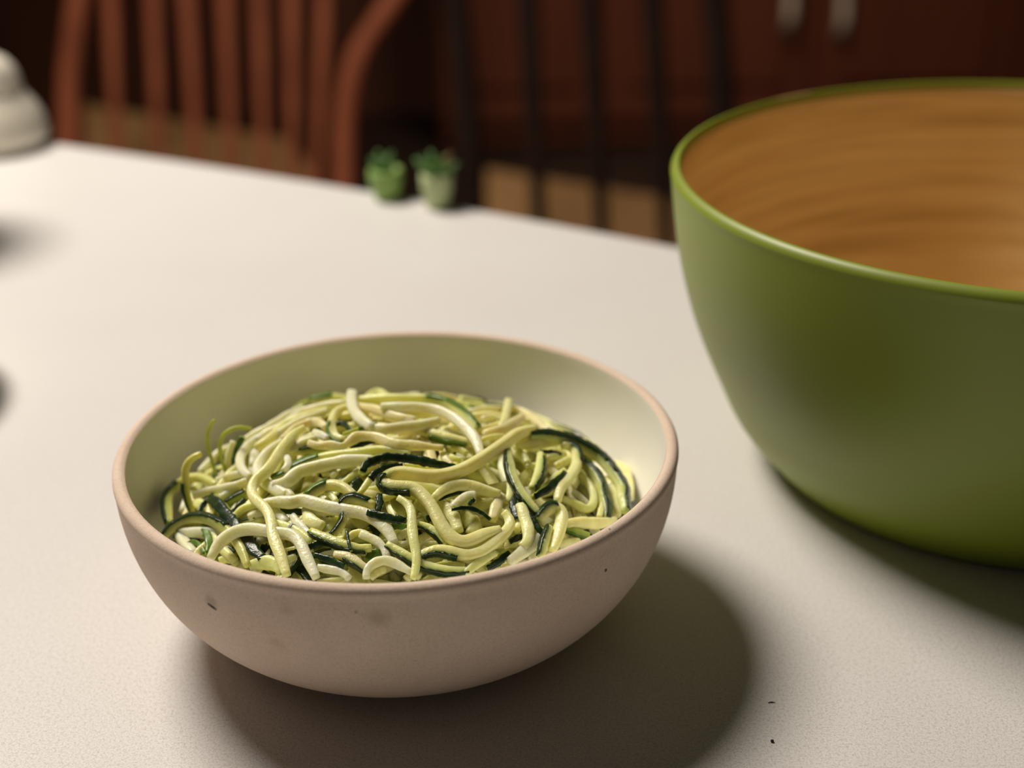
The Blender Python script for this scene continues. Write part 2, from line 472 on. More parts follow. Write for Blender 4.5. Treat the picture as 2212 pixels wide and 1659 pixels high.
SECT = np.stack([np.sign(np.cos(_ang)) * np.abs(np.cos(_ang)) ** .62, np.sign(np.sin(_ang)) * np.abs(np.sin(_ang)) ** .62], 1)
def frames(P, twist=0.0, up=None, roll=0.0):
    T = np.gradient(P, axis=0); T /= np.linalg.norm(T, axis=1)[:, None] + 1e-12
    V = (CAM - P); V /= np.linalg.norm(V, axis=1)[:, None]
    if up is not None: V = .45 * V + .55 * np.asarray(up)
    Nn = V - (V * T).sum(1)[:, None] * T; Nn /= np.linalg.norm(Nn, axis=1)[:, None] + 1e-12
    B = np.cross(Nn, T)       # right-hand side of travel as the camera sees it is +B after the flip below
    tw = np.linspace(-.5, .5, len(P))[:, None] * twist + roll
    N2 = Nn * np.cos(tw) + B * np.sin(tw); B2 = -Nn * np.sin(tw) + B * np.cos(tw)
    return T, N2, B2
def strand(P, width, depth, colour, skin=None, light_peel=False, twist=0.0, taper=(.75, .75), jag=.05, seed=0, parent_tag=None):
    """one spiralised strand: returns its top-level object.  skin = (side, s0, s1), side in N (towards viewer) L R"""
    rr = np.random.default_rng(seed)
    n = len(P); s = np.linspace(0, 1, n)
    T, Nn, B = frames(P, twist, None, {'L': -.45, 'R': .45}.get(skin[0], 0) if skin else 0.0)
    L = np.linalg.norm(np.diff(P, axis=0), axis=1).sum()
    endw = np.minimum(1, np.minimum(taper[0] + (1 - taper[0]) * s * L / .006, taper[1] + (1 - taper[1]) * (1 - s) * L / .006))
    wob = 1 + jag * np.interp(s, np.linspace(0, 1, 12), rr.standard_normal(12))
    w = width / 2 * endw * wob; h = depth / 2 * endw * (1 + jag * np.interp(s, np.linspace(0, 1, 10), rr.standard_normal(10)))
    ctr = P.mean(0)
    V = P[:, None, :] + B[:, None, :] * (SECT[None, :, 0] * w[:, None])[..., None] + Nn[:, None, :] * (SECT[None, :, 1] * h[:, None])[..., None]
    base = np.array(FC[colour])
    cols = np.tile(base, (n, NC, 1))
    if skin:
        side = skin[0]
        inr = np.clip(1 - np.maximum(skin[1] - s, s - skin[2]) / .06, 0, 1)
        prox = {'N': SECT[:, 1], 'R': -SECT[:, 0], 'L': SECT[:, 0]}[side]
        amt = np.clip((prox + .35) / 1.2, 0, 1)[None, :] * inr[:, None] * .85
        cols = cols * (1 - amt[..., None]) + GREEN * amt[..., None]
    blot = np.interp(s, np.linspace(0, 1, 9), rr.uniform(.88, 1.08, 9))
    cols = np.clip(cols * blot[:, None, None], 0, 1)
    v = (V - ctr).reshape(-1, 3).tolist(); f = []
    for i in range(n - 1):
        for k in range(NC):
            k2 = (k + 1) % NC; f.append((i*NC+k, i*NC+k2, (i+1)*NC+k2, (i+1)*NC+k))
    v.append((P[0] - ctr - T[0] * depth * .12).tolist()); v.append((P[-1] - ctr + T[-1] * depth * .12).tolist())
    a, b_ = n * NC, n * NC + 1
    for k in range(NC):
        k2 = (k + 1) % NC
        f.append((a, k2, k)); f.append((b_, (n-1)*NC+k, (n-1)*NC+k2))
    me = bpy.data.meshes.new('flesh'); me.from_pydata(v, [], f); me.update()
    ca = me.color_attributes.new('Col', 'FLOAT_COLOR', 'POINT')
    cl = np.ones((len(v), 4), np.float32); cl[:n*NC, :3] = cols.reshape(-1, 3); cl[-2, :3] = cols[0, 0]; cl[-1, :3] = cols[-1, 0]
    ca.data.foreach_set('color', cl.ravel())
    me.polygons.foreach_set('use_smooth', np.ones(len(me.polygons), bool))
    if not skin:
        me.name = 'zucchini_noodle'
        o = link('zucchini_noodle', me, M_FLESH); o.location = ctr
        return o
    root = empty('zucchini_noodle', ctr)
    link('flesh', me, M_FLESH, root)
    # peel strip
    i0, i1 = int(skin[1] * (n - 1)), int(math.ceil(skin[2] * (n - 1)))
    idx = np.arange(i0, i1 + 1); q = len(idx)
    if side == 'N': A, C, half, off = B, Nn, w, h
    else: A, C, half, off = Nn, (B if side == 'L' else -B), h, w
    e1 = 1.02 + .13 * rr.standard_normal(q); e2 = 1.02 + .13 * rr.standard_normal(q)
    rows = []
    for (x, y) in ((-1, -.28), (-.93, .02), (-.45, .10), (.45, .10), (.93, .02), (1, -.28), (.6, -.30), (-.6, -.30)):
        ex = np.where(x < 0, e1, e2) * x
        ex = np.clip(ex, -1.25, 1.25)
        rows.append(P[idx] - ctr + A[idx] * (ex * half[idx])[:, None] + C[idx] * (off[idx] * (1 + y) + .00012)[:, None])
    R8 = np.stack(rows, 1); v = R8.reshape(-1, 3).tolist(); f = []
    for i in range(q - 1):
        for k in range(8):
            k2 = (k + 1) % 8; f.append((i*8+k, i*8+k2, (i+1)*8+k2, (i+1)*8+k))
    f.append(tuple(range(7, -1, -1))); f.append(tuple(range((q-1)*8, q*8)))
    me2 = bpy.data.meshes.new('peel'); me2.from_pydata(v, [], f); me2.update(); fix_normals(me2); smooth(me2)
    pl = link('peel', me2, M_PEEL2 if light_peel else M_PEEL, root)
    pl['label'] = 'strip of light green peel' if light_peel else 'strip of dark green peel'
    return root

FR = {'a': (340, 880), 'b': (340, 1050), 'c': (600, 820), 'd': (600, 1040), 'e': (860, 820), 'f': (860, 1040), 'g': (1100, 840), 'h': (1100, 1020)}
K = 300 / 2212
def parse(txt):
    """'a 130,1500 200,1350 b ...' -> photo pixels (an optional third number is the layer)"""
    out, fr = [], None
    for tok in txt.split():
        if tok in FR: fr = FR[tok]; continue
        q = [float(t) for t in tok.split(',')]
        out.append((fr[0] + q[0] * K, fr[1] + q[1] * K, q[2] if len(q) > 2 else None))
    return out
#  path, width px, colour, layer, skin, options, label
HERO = [
 # ---- left slope
 ('b 190,590 160,430 150,250 170,110 a 210,1340 330,1230 500,1130 700,1110 850,1190 940,1240', 18, 'o', 2, ('L', 0, .5), {}, 'tall olive strand arching over the far left of the heap with dark outer peel'),
 ('b 560,440 500,250 440,30 a 460,1180 430,1040 460,900 560,790 700,740', 14, 'o', 0, ('L', 0, .45), {'up': 1}, 'dull olive loop standing against the shaded left bowl wall'),
 ('a 940,1110 890,930 820,680 790,550 800,400 850,250 900,200', 7, 'g', 1, None, {'up': 1}, 'thin wispy green sprig rising along the left bowl wall'),
 ('a 1090,1030 1010,800 990,600 1010,480 1120,370 1300,310 1500,340', 8, 'g', 1, None, {'up': 1}, 'thin bright green sprig curling over left of the crown'),
 ('a 1130,1000 1120,800 1170,650 1210,540', 15, 'w', 1, None, {'up': 1}, 'short upright pale stub beside the bright green sprig'),
 ('a 1230,1010 1220,800 1290,620 1360,470', 15, 'g', 0, ('N', 0, 1), {'lp': 1, 'up': 1}, 'upright green peel sliver behind the short pale stub on the left'),
 ('b 110,800 230,655 400,550 620,500 850,540 1050,650 1180,770 1300,920 1380,1100 1430,1270', 18, 'o', 3, ('L', 0, .62), {}, 'strand arching just inside the left rim with dark peel along its top'),
 ('a 590,1400 800,1330 1050,1290 1290,1230 1420,1170', 16, 'w', 3, None, {'tp': (1, .8)}, 'pale blunt-ended strand pointing left from the knot on the left slope'),
 ('a 950,1150 1150,1090 1300,1060 1450,1060', 15, 'w', 2, None, {}, None),
 ('a 1010,1450 1150,1370 1330,1250 1420,1180', 17, 'w', 2, None, {'tp': (1, .8)}, None),
 ('a 1600,470 1430,620 1320,760 1300,900 1350,1020 1480,1100', 17, 'w', 3, None, {}, 'pale strand bending down like a hook into the left knot'),
 ('a 1980,550 1770,720 1610,900 1570,1050 1640,1150 1780,1240 1930,1340 2100,1400 d 120,170 230,250', 21, 'w', 3, None, {}, 'pale strand crossing the knot and running down to the right'),
 ('c 430,770 250,880 120,1050 a 1990,650 1850,880 1700,1060 1560,1160 1490,1270 1500,1400 1600,1520 b 1680,300 1770,420 1820,580 1830,750 1900,950 1980,1150 2060,1420', 21, 'y', 5, None, {'jg': .08}, 'long yellow strand dropping from the crown through the knot to the front rim'),
 ('b 1640,300 1900,235 2212,245 d 300,310 600,360 900,430 1050,465 1300,490 1500,570 1700,710 1800,860 1860,990', 24, 'w', 4, None, {}, 'thick pale strand sweeping level then diving at the front middle'),
 ('d 1010,400 1050,260 1250,280 1540,380', 19, 'o', 4.4, ('L', 0, .8), {}, 'olive strand with a green-edged square end over the front middle'),
 ('d 400,450 700,490 1060,490', 14, 'y', 3, None, {}, None),
 ('b 850,1150 950,950 1080,820 1250,720 1500,680 1750,715 1950,755 d 200,830 330,930 400,1060 450,1200 530,1350 610,1530', 23, 'w', 4.5, None, {'gt': 1}, 'pale strand arching high at the front left, both ends behind the rim'),
 ('b 870,190 1030,350 1160,530 1290,700 1420,880 1560,1060 1690,1190', 24, 'o', 2.2, ('N', 0, 1), {}, 'broad dark peel strip slanting down under the front left arch'),
 ('b 660,430 720,300 850,220', 12, 'o', 1.5, ('N', 0, 1), {}, None),
 ('b 1080,290 1230,200 1400,100', 17, 'g', 1.5, ('L', 0, 1), {}, None),
 ('b 1180,430 1290,330 1400,220', 13, 'o', 1.0, ('N', 0, 1), {}, None),
 ('b 1220,500 1330,380 1480,310 1650,300', 18, 'l', 2.5, None, {}, 'yellow-green arc tucked under the long yellow strand on the left'),
 ('b 1460,500 1650,430 1850,400 1980,460 2050,580', 22, 'w', 2.2, None, {}, None),
 ('b 1360,590 1480,540 1600,540 1780,545', 14, 'o', 1.6, ('L', 0, .5), {}, None),
 ('b 1480,1290 1700,1210 1900,1250 2000,1350', 30, 'l', 2, None, {}, 'broad pale strand lying along the front rim on the left'),
 ('b 1880,590 2050,640 2212,720 d 150,720 350,830 540,970', 20, 'l', 3.2, None, {}, 'soft green strand running beside the front left arch'),
 ('b 1680,990 1850,1060 1900,1160', 22, 'o', 1.2, ('N', 0, 1), {}, None),
 ('b 740,640 790,760 830,900 800,1090', 15, 'g', 1.8, ('N', 0, 1), {'lp': 1}, None),
 ('b 470,970 520,870 640,900 760,1090', 10, 'g', 1.5, ('N', 0, 1), {'lp': 1}, None),
 ('b 900,740 930,900 850,1110', 16, 'o', 1.2, None, {}, None),
 ('b 320,780 500,850 720,870', 22, 'o', .2, ('N', 0, 1), {}, None),
 ('b 1020,1080 1130,1000 1240,1090', 16, 'o', .8, ('N', 0, 1), {}, None),
 ('b 1000,1190 1150,1150 1270,1240', 20, 'l', .5, None, {}, None),
 # ---- crown
 ('a 1400,520 1700,370 2000,190 2212,70 c 400,440', 19, 'w', 2.5, None, {}, 'pale strand along the upper left edge of the heap'),
 ('a 1500,560 1800,400 2100,240 c 300,560 600,470 850,400 1050,380', 18, 'w', 2.8, None, {}, None),
 ('a 1560,640 1850,470 c 100,720 350,620 600,530 800,470', 18, 'y', 3.0, None, {}, None),
 ('c 0,860 200,740 420,640 640,560 780,500', 17, 'w', 3.2, None, {}, None),
 ('c 60,960 250,800 450,690 700,640', 17, 't', 3.3, None, {}, None),
 ('c 250,470 400,370 480,330', 9, 'g', 2.0, None, {}, 'tiny green shred on the upper left outline of the heap'),
 ('c 520,330 750,290 1000,290 1150,300', 16, 'l', 1.8, ('L', 0, .5), {'lp': 1}, None),
 ('c 1180,225 1165,350 1200,490 1290,610 1400,700 1510,770', 22, 'w', 4.4, None, {'tp': (1, .8)}, 'white strand with a blunt end standing up at the crown'),
 ('c 1380,330 1480,240 1600,180 1700,220 1760,310', 15, 'l', 2.4, None, {}, 'small pale hoop poking up behind the crown'),
 ('c 1230,320 1600,300 1900,295 e 250,290 450,300 650,330 820,390 1000,510 1150,650 1270,770', 17, 'l', 3.2, ('L', .55, 1), {'lp': 1}, 'pale strand along the top outline with a light green back edge'),
 ('c 1650,430 e 100,440 330,435 600,480 850,585 1050,740 1200,900 1280,1050 1315,1210', 20, 'w', 4.6, None, {}, 'bright white strand curving down the right of the crown'),
 ('c 1290,420 1600,490 1900,600 2200,640', 18, 't', 3.4, None, {}, None),
 ('c 1480,760 1800,790 e 0,760 300,735 500,700 640,670', 20, 'w', 4.2, None, {'tp': (.8, 1)}, 'pale strand with a rounded knob end below the crown'),
 ('c 1850,510 e 100,560 400,560 680,600', 15, 'y', 3.0, None, {}, None),
 ('c 2000,520 e 60,610 250,660', 14, 't', 3.3, None, {}, None),
 ('e 250,800 500,850 700,910 950,970 1190,1020', 19, 'y', 3.0, ('R', .3, .9), {'lp': 1}, None),
 ('e 0,850 250,830 500,850', 17, 't', 2.6, None, {}, None),
 ('c 500,1010 600,1060 700,1065 800,1025 920,1075 1020,1090 1130,1010 1220,920 1400,900 1560,905 1700,965 1850,1040 e 100,1040 300,1050 500,1070 720,1090', 18, 't', 4.2, None, {'jg': .22}, 'crinkled tan ribbon wandering level across the middle of the heap'),
 ('c 1090,430 950,480 880,600 840,750 870,880 960,960 1060,950', 17, 'y', 3.8, ('R', .55, 1), {'lp': 1}, 'yellow strand curled into a C with a green lower end'),
 ('c 930,710 1050,700 1130,780 1200,840', 11, 'g', 3.2, ('N', 0, 1), {}, 'small dark green shred inside the C-shaped curl'),
 ('c 1040,870 1250,800 1400,760 1580,710', 9, 'g', 4.0, ('N', .5, 1), {'lp': 1}, None),
 ('c 1150,1090 1350,1030 1540,970', 12, 'o', 3.0, ('N', 0, 1), {}, 'black-looking peel sliver under the crinkled tan ribbon'),
 ('c 170,1140 300,1060 500,970 620,930', 19, 'w', 3.6, None, {}, None),
 ('c 580,840 700,890 800,940', 18, 'w', 3.8, None, {}, None),
 ('c 560,680 700,700 760,760', 18, 't', 3.2, None, {}, None),
 ('a 1830,1130 2000,1090 c 200,1430 450,1320 700,1240 1000,1195 1300,1165 1600,1120 1900,1150 2100,1190', 18, 'l', 3.2, ('L', 0, .35), {'lp': 1}, 'wet glossy green-tinged strand across the centre left'),
 ('a 1850,1230 2100,1190 c 250,1520 600,1395 900,1330 1200,1290 1500,1275', 25, 'w', 3.6, None, {}, 'thick cream strand lying below the wet glossy one'),
 ('c 220,1160 500,1125 850,1120', 17, 'o', 2.6, ('L', .3, 1), {}, None),
 ('c 90,1450 175,1350 140,1230', 17, 'w', 4.2, None, {}, 'small white teardrop-shaped end beside the knot'),
 ('c 700,1480 850,1460 920,1540', 24, 'y', 2.2, None, {}, None),
 ('c 960,1600 1050,1480 1250,1400', 20, 'o', 1.6, None, {}, None),
 ('c 1060,1630 1180,1540 1290,1450', 15, 'l', 2.0, None, {}, None),
 # ---- middle
 ('c 1330,1490 1370,1380 1480,1300 1650,1250 1900,1235 e 250,1275 450,1310 700,1365 930,1410', 17, 'l', 4.4, ('N', 0, 1), {}, 'long dark peel-backed strand bowed over the exact middle'),
 ('d 1290,210 1400,70 c 1500,1540 1650,1440 1800,1390 1990,1380', 15, 'l', 3.6, ('N', .35, 1), {}, 'second dark peel strand just under the bowed one in the middle'),
 ('d 1180,160 1250,60 1320,0', 24, 'o', 1.0, ('N', 0, 1), {}, None),
 ('g 400,650 e 1950,840 1750,980 1550,1120 1300,1285 1050,1425 800,1510 550,1545 300,1515 0,1480 c 1800,1510 1690,1590 d 1640,20 1750,80 1950,95 2180,110 f 400,230 540,400 640,600 740,780 860,910 1000,985 1200,930 1400,830 1620,770', 24, 'y', 5.2, ('R', .52, .625), {'n': 110}, 'long thick strand making a big S from upper right to the centre'),
 ('c 1830,1600 1900,1580 1980,1600', 15, 'w', 3.0, None, {}, None),
 ('e 1745,1110 1765,1300 1805,1480 1860,1640 f 1960,190 2100,370 h 470,660', 19, 'l', 4.6, ('R', 0, 1), {'twist': 0}, 'dark peel strand plunging down right of the centre'),
 ('e 1755,340 1725,500 1695,650 1640,770', 15, 'y', 3.6, None, {'tp': (1, .8)}, 'pale stub sticking straight up at the back right'),
 ('e 1110,520 1350,475 1650,465', 15, 'w', 1.8, None, {}, None),
 ('e 1240,790 1450,770 1650,690', 15, 'y', 2.8, None, {}, None),
 ('e 1350,620 1500,600 1650,640', 14, 'w', 2.3, None, {}, None),
 ('e 1350,950 1500,920 1680,900', 14, 'y', 3.2, None, {}, None),
 ('e 1380,870 1650,820 1850,700 1980,600', 22, 't', 3.2, None, {}, None),
 ('e 1820,470 2050,545 g 380,480 500,570 610,690', 18, 't', 2.2, None, {}, 'tan strand sloping down the back right edge of the heap'),
 ('e 1080,400 1120,470 1170,560', 9, 'g', 1.6, None, {}, None),
 ('e 1090,1180 1000,1120 850,1080', 17, 'o', 2.0, None, {}, None),
 ('e 700,1130 740,1250 850,1370', 17, 't', 3.0, None, {}, None),
 ('e 100,1390 350,1400 600,1450', 15, 'l', 2.8, None, {}, None),
 ('e 1000,1280 900,1260 820,1220', 16, 'l', 2.2, None, {}, None),
 # ---- right slope
 ('g 320,740 600,750 850,795 1050,850 1250,960 1450,1095 1620,1280 1740,1450 1830,1650 h 1790,350 1840,500 1850,620', 22, 'l', 4.6, ('L', 0, 1), {}, 'long arch over the right end with dark peel on its outer edge'),
 ('g 1130,1150 1260,1250 1380,1400 1460,1580 h 1440,230 1500,420 1530,600 1540,760', 24, 'o', 3.0, ('L', 0, 1), {}, 'shorter olive arch nested inside the long right arch'),
 ('g 850,900 1020,920 1090,1010 1090,1150 1060,1280 950,1400 850,1550 h 830,200 780,330 770,460', 20, 'y', 4.2, ('L', .1, .35), {}, 'yellow strand looping like a question mark on the right'),
 ('g 500,1040 510,1200 470,1400 360,1580', 20, 'l', 3.8, ('L', .2, 1), {}, 'pale strand with a dark right edge hanging right of the centre'),
 ('h 380,400 550,310 700,215 780,130 880,20', 15, 'g', 4.2, ('N', 0, 1), {}, 'glossy dark peel leaf lying across the right slope'),
 ('g 480,1005 650,1000 830,1035', 9, 'g', 3.6, ('N', 0, 1), {}, None),
 ('g 600,1100 750,1080 880,1040', 17, 'l', 3.0, None, {}, None),
 ('g 760,1220 900,1160 1040,1120', 18, 'y', 3.2, None, {}, None),
 ('g 140,1000 230,1090 290,1190', 21, 'l', 3.0, None, {}, None),
 ('g 270,1230 430,1210', 13, 'y', 2.8, None, {}, None),
 ('g 100,920 450,860 800,850', 20, 'y', 3.2, None, {}, None),
 ('g 620,1560 760,1430 880,1320', 24, 'l', 2.6, None, {}, None),
 ('g 1810,1190 1850,1350 1890,1560 h 1880,420 1860,600', 24, 'y', 1.5, None, {'tp': (.9, .9)}, 'yellow stub standing against the bright right bowl wall'),
 ('g 1540,1430 1590,1600 h 1610,200 1650,420 1680,700', 32, 'y', 2.0, None, {}, 'wide translucent strand between the two right arches'),
 ('h 1140,40 1280,200 1360,400 1330,560 1250,620 1100,530 950,450 850,420', 17, 'l', 2.6, None, {}, 'pale loop folded inside the right arches'),
 ('h 1010,300 1130,400 1260,510', 15, 'w', 2.2, None, {}, None),
 ('h 1430,720 1470,600 1500,480', 15, 'l', 3.2, None, {}, None),
 ('h 470,770 540,655 650,560 780,545 850,650 830,800 790,950 740,1100 680,1250', 23, 'y', 5.0, ('L', 0, .3), {}, 'pale strand bent like a cane standing near the right front rim'),
 ('h 190,530 215,650 270,780 310,930 320,1100 200,1200', 23, 'y', 4.0, None, {'tp': (1, .8)}, 'yellow strand with a blunt top leaning right of the centre front'),
 ('h 300,680 400,800 490,920 560,1010', 15, 'l', 4.4, ('N', 0, 1), {}, 'short dark peel strip beside the blunt-topped yellow strand'),
 ('h 645,870 595,1000 560,1130 500,1340', 19, 'l', 5.2, ('R', 0, 1), {}, 'upright dark peel strip standing at the right front rim'),
 ('h 0,1430 200,1280 400,1130 600,980 740,830', 26, 'w', 3.4, None, {}, 'bright white strand sloping down to the right front rim'),
 ('h 340,1400 480,1270 620,1160', 20, 'w', 2.6, None, {}, None),
 ('h 900,830 1100,800 1400,820 1680,770', 23, 'y', 3.0, None, {}, 'pale strand pointing right to the rim below the arches'),
 ('h 880,890 1050,950 1270,1020', 18, 'g', 2.4, ('R', 0, 1), {'lp': 1}, 'bright green peel piece at the rim on the right'),
 ('h 780,1180 900,1130 1100,1110', 21, 'y', 2.0, None, {}, None),
 ('h 1860,610 1930,540 1990,480', 10, 'g', 2.4, ('N', 0, 1), {}, 'tiny dark peel tip just over the rim at the far right'),
 ('h 100,760 180,830 100,930', 22, 'y', 2.6, None, {}, None),
 # ---- front
 ('f 0,260 130,330 210,430 220,600 220,750 250,950 290,1150 290,1350 240,1550', 18, 'l', 5.2, None, {'jg': .07}, 'rough yellow-green strand hanging straight down at the front centre'),
 ('d 1430,500 1600,540 1800,590 2050,630', 17, 'o', 5.0, ('N', 0, 1), {}, 'glossy dark peel piece lying level at the front centre'),
 ('d 1620,230 1610,360 1600,500', 17, 'o', 3.8, ('N', 0, 1), {}, 'upright dark peel piece above the level glossy one'),
 ('f 320,680 480,725 600,820 740,1000', 17, 'l', 4.0, ('R', 0, 1), {}, 'dark peel strand slanting right from the hanging strand'),
 ('f 350,1170 600,1095 850,1130 1100,1180 1300,1135 1500,1000 1690,830 1790,690 1760,570 1690,490', 22, 'y', 4.8, ('R', 0, .32), {'n': 70}, 'thick yellow strand snaking along the front right with a hooked end'),
 ('d 1740,1000 1870,1080 2130,1240 f 400,1330 600,1395 800,1430 1120,1420', 19, 'l', 4.2, ('R', 0, 1), {}, 'dark-backed strand sagging along the front rim'),
 ('f 1060,1470 1250,1310 1450,1190 1550,1140', 20, 'l', 4.2, None, {}, 'yellow-green end resting on the front rim right of the centre'),
 ('f 1400,1390 1600,1280 1760,1150', 16, 'g', 3.2, ('N', 0, 1), {}, None),
 ('f 1580,1220 1680,1130 1770,1090', 9, 'g', 3.6, None, {}, None),
 ('f 1070,1060 1200,960 1330,920', 16, 'g', 4.0, ('N', 0, 1), {}, 'dark peel wedge inside the curve of the snaking yellow strand'),
 ('f 1060,1000 1250,870 1420,815 1540,850', 11, 'l', 4.2, None, {}, None),
 ('f 570,270 700,150 900,65 1150,65 1350,135 1620,210', 23, 'y', 4.2, None, {}, 'yellow strand bowed like a bridge right of the centre'),
 ('f 870,430 1000,320 1100,250 1220,250', 24, 'w', 3.6, None, {'tp': (.8, 1)}, 'pale chunky end under the bowed bridge strand'),
 ('f 1200,290 1120,390', 11, 'g', 4.0, ('N', 0, 1), {}, None),
 ('f 850,455 1080,415 1250,450 1400,530 1480,610', 9, 'g', 4.4, ('N', 0, 1), {}, 'thin dark peel arc below the chunky pale end'),
 ('f 1640,220 1590,350 1540,470 1500,620', 24, 't', 3.4, None, {}, None),
 ('f 960,520 1150,620 1250,760 1150,850', 34, 'o', 2.2, None, {}, None),
 ('f 640,340 800,440 900,600 960,800', 26, 'y', 2.8, None, {}, None),
 ('f 1830,200 1840,420 1900,620', 17, 'g', 3.0, ('N', 0, 1), {}, None),
 ('f 1780,30 1790,200 1740,320', 18, 'l', 3.2, None, {}, None),
 ('f 1760,970 1900,900 2010,840', 14, 'o', 2.6, ('N', 0, 1), {}, None),
 ('f 1600,1000 1700,960 1740,1050', 18, 'y', 2.6, None, {}, None),
 ('f 640,300 850,200 1140,150', 9, 'g', 3.4, ('N', 0, 1), {}, None),
 ('d 470,250 620,120 800,60 950,60 1100,120 1210,220', 22, 'y', 3.8, ('L', 0, .4), {'lp': 1}, 'yellow strand arched like a rainbow left of the centre'),
 ('d 760,180 850,220 930,320', 15, 'l', 3.0, None, {}, None),
 ('d 2130,1450 1900,1320 1720,1240 1510,1310 1390,1420 1410,1540', 19, 'w', 4.2, None, {}, 'pale strand curled into a closed loop at the front rim'),
 ('d 1480,1540 1600,1440 1720,1400', 18, 'y', 3.0, None, {}, None),
 ('d 900,1170 1080,1180 1250,1290 1420,1410', 22, 't', 4.0, ('R', .35, 1), {}, 'tan blunt-ended strand at the front rim left of the loop'),
 ('d 1320,840 1500,910 1650,990 1720,1100 1740,1210', 17, 'w', 3.8, None, {'tp': (1, .8)}, 'short pale strand with a cut end at the front centre'),
 ('d 520,790 700,880 900,960 1100,1030 1300,1075 1490,1060', 20, 'o', 4.0, ('R', 0, .9), {}, 'olive green strand lying level across the front left'),
 ('d 1060,510 1040,640 960,770 860,870', 17, 'y', 3.8, ('R', 0, 1), {}, 'short curved strand with dark peel beside the yellow chunk at the front left'),
 ('d 470,480 520,640 720,720', 30, 'y', 2.6, None, {}, 'broad yellow chunk framed by darker strands at the front left'),
 ('d 240,540 300,660 420,760 500,840', 18, 'w', 2.8, None, {}, None),
 ('d 480,1060 620,1000 740,985', 16, 'o', 3.2, ('N', 0, 1), {}, None),
 ('d 170,1150 360,1110', 13, 'o', 2.0, ('N', 0, 1), {}, None),
 ('d 580,1110 700,1060 850,1040', 13, 'o', 2.6, ('R', 0, 1), {}, None),
 ('d 570,1180 800,1240 950,1300 1070,1370', 15, 'g', 3.8, ('N', 0, 1), {}, 'wet shining peel strip near the front rim on the left'),
 ('d 640,1370 850,1410 1050,1450 1140,1550', 19, 'w', 3.4, None, {}, None),
 ('d 1100,790 1125,950 1170,1110', 7, 'g', 4.8, ('N', 0, 1), {}, 'needle-thin green shred lying over the olive strand at the front'),
 ('d 1130,900 1220,820 1450,850', 18, 'y', 2.8, None, {}, None),
 ('d 1420,1250 1540,1130 1680,1170', 20, 'g', 2.6, ('N', 0, 1), {'lp': 1}, None),
 ('d 60,480 250,470 430,490', 15, 'o', 2.4, ('N', 0, 1), {}, None),
 ('d 1160,520 1280,620 1400,740', 30, 'o', 1.8, None, {}, None),
 ('d 1500,700 1560,800 1640,850', 16, 'o', 2.0, ('N', 0, 1), {}, None),
 ('d 1850,300 1950,420 2060,480', 28, 'o', 2.6, None, {}, None),
 ('d 1800,720 1950,700 2060,740', 18, 'g', 3.0, ('N', 0, 1), {'lp': 1}, None),
 ('f 0,900 100,830 200,790', 20, 'w', 3.0, None, {}, None),
 ('f 40,1020 120,980 220,970', 13, 'w', 2.8, None, {}, None),
 ('f 300,320 420,420 500,560', 26, 'y', 2.6, None, {}, None),
 ('f 440,620 540,560 640,720', 18, 'g', 2.4, ('N', 0, 1), {}, None),
 ('f 330,930 450,860 560,800', 18, 'y', 2.8, None, {}, None),
 ('f 380,1330 500,1380 700,1340 1050,1330', 17, 'o', 2.2, None, {}, None),
 ('d 60,1330 200,1250 300,1210', 24, 'l', 1.8, None, {}, None),
 ('d 2050,1560 2150,1470 f 350,1520', 22, 'y', 2.4, None, {}, None),
]
STEP = .00165
GRP = 'zucchini noodles heaped in the clay bowl'
names_c = {'w': 'cream', 'y': 'yellow', 't': 'tan', 'o': 'olive', 'g': 'green', 'l': 'pale green'}
def zone(P):
    c = P.mean(0); dx, dy = c[0] - AX, c[1] - AY
    if math.hypot(dx, dy) < .018: return 'at mid heap'
    a = math.degrees(math.atan2(dy, dx)) % 360
    return ['on the right slope', 'at the back right', 'behind the crown', 'at the back left', 'on the left slope',
            'at the front left', 'along the front rim', 'at the front right'][int(((a + 22.5) % 360) // 45)]
USED = set()
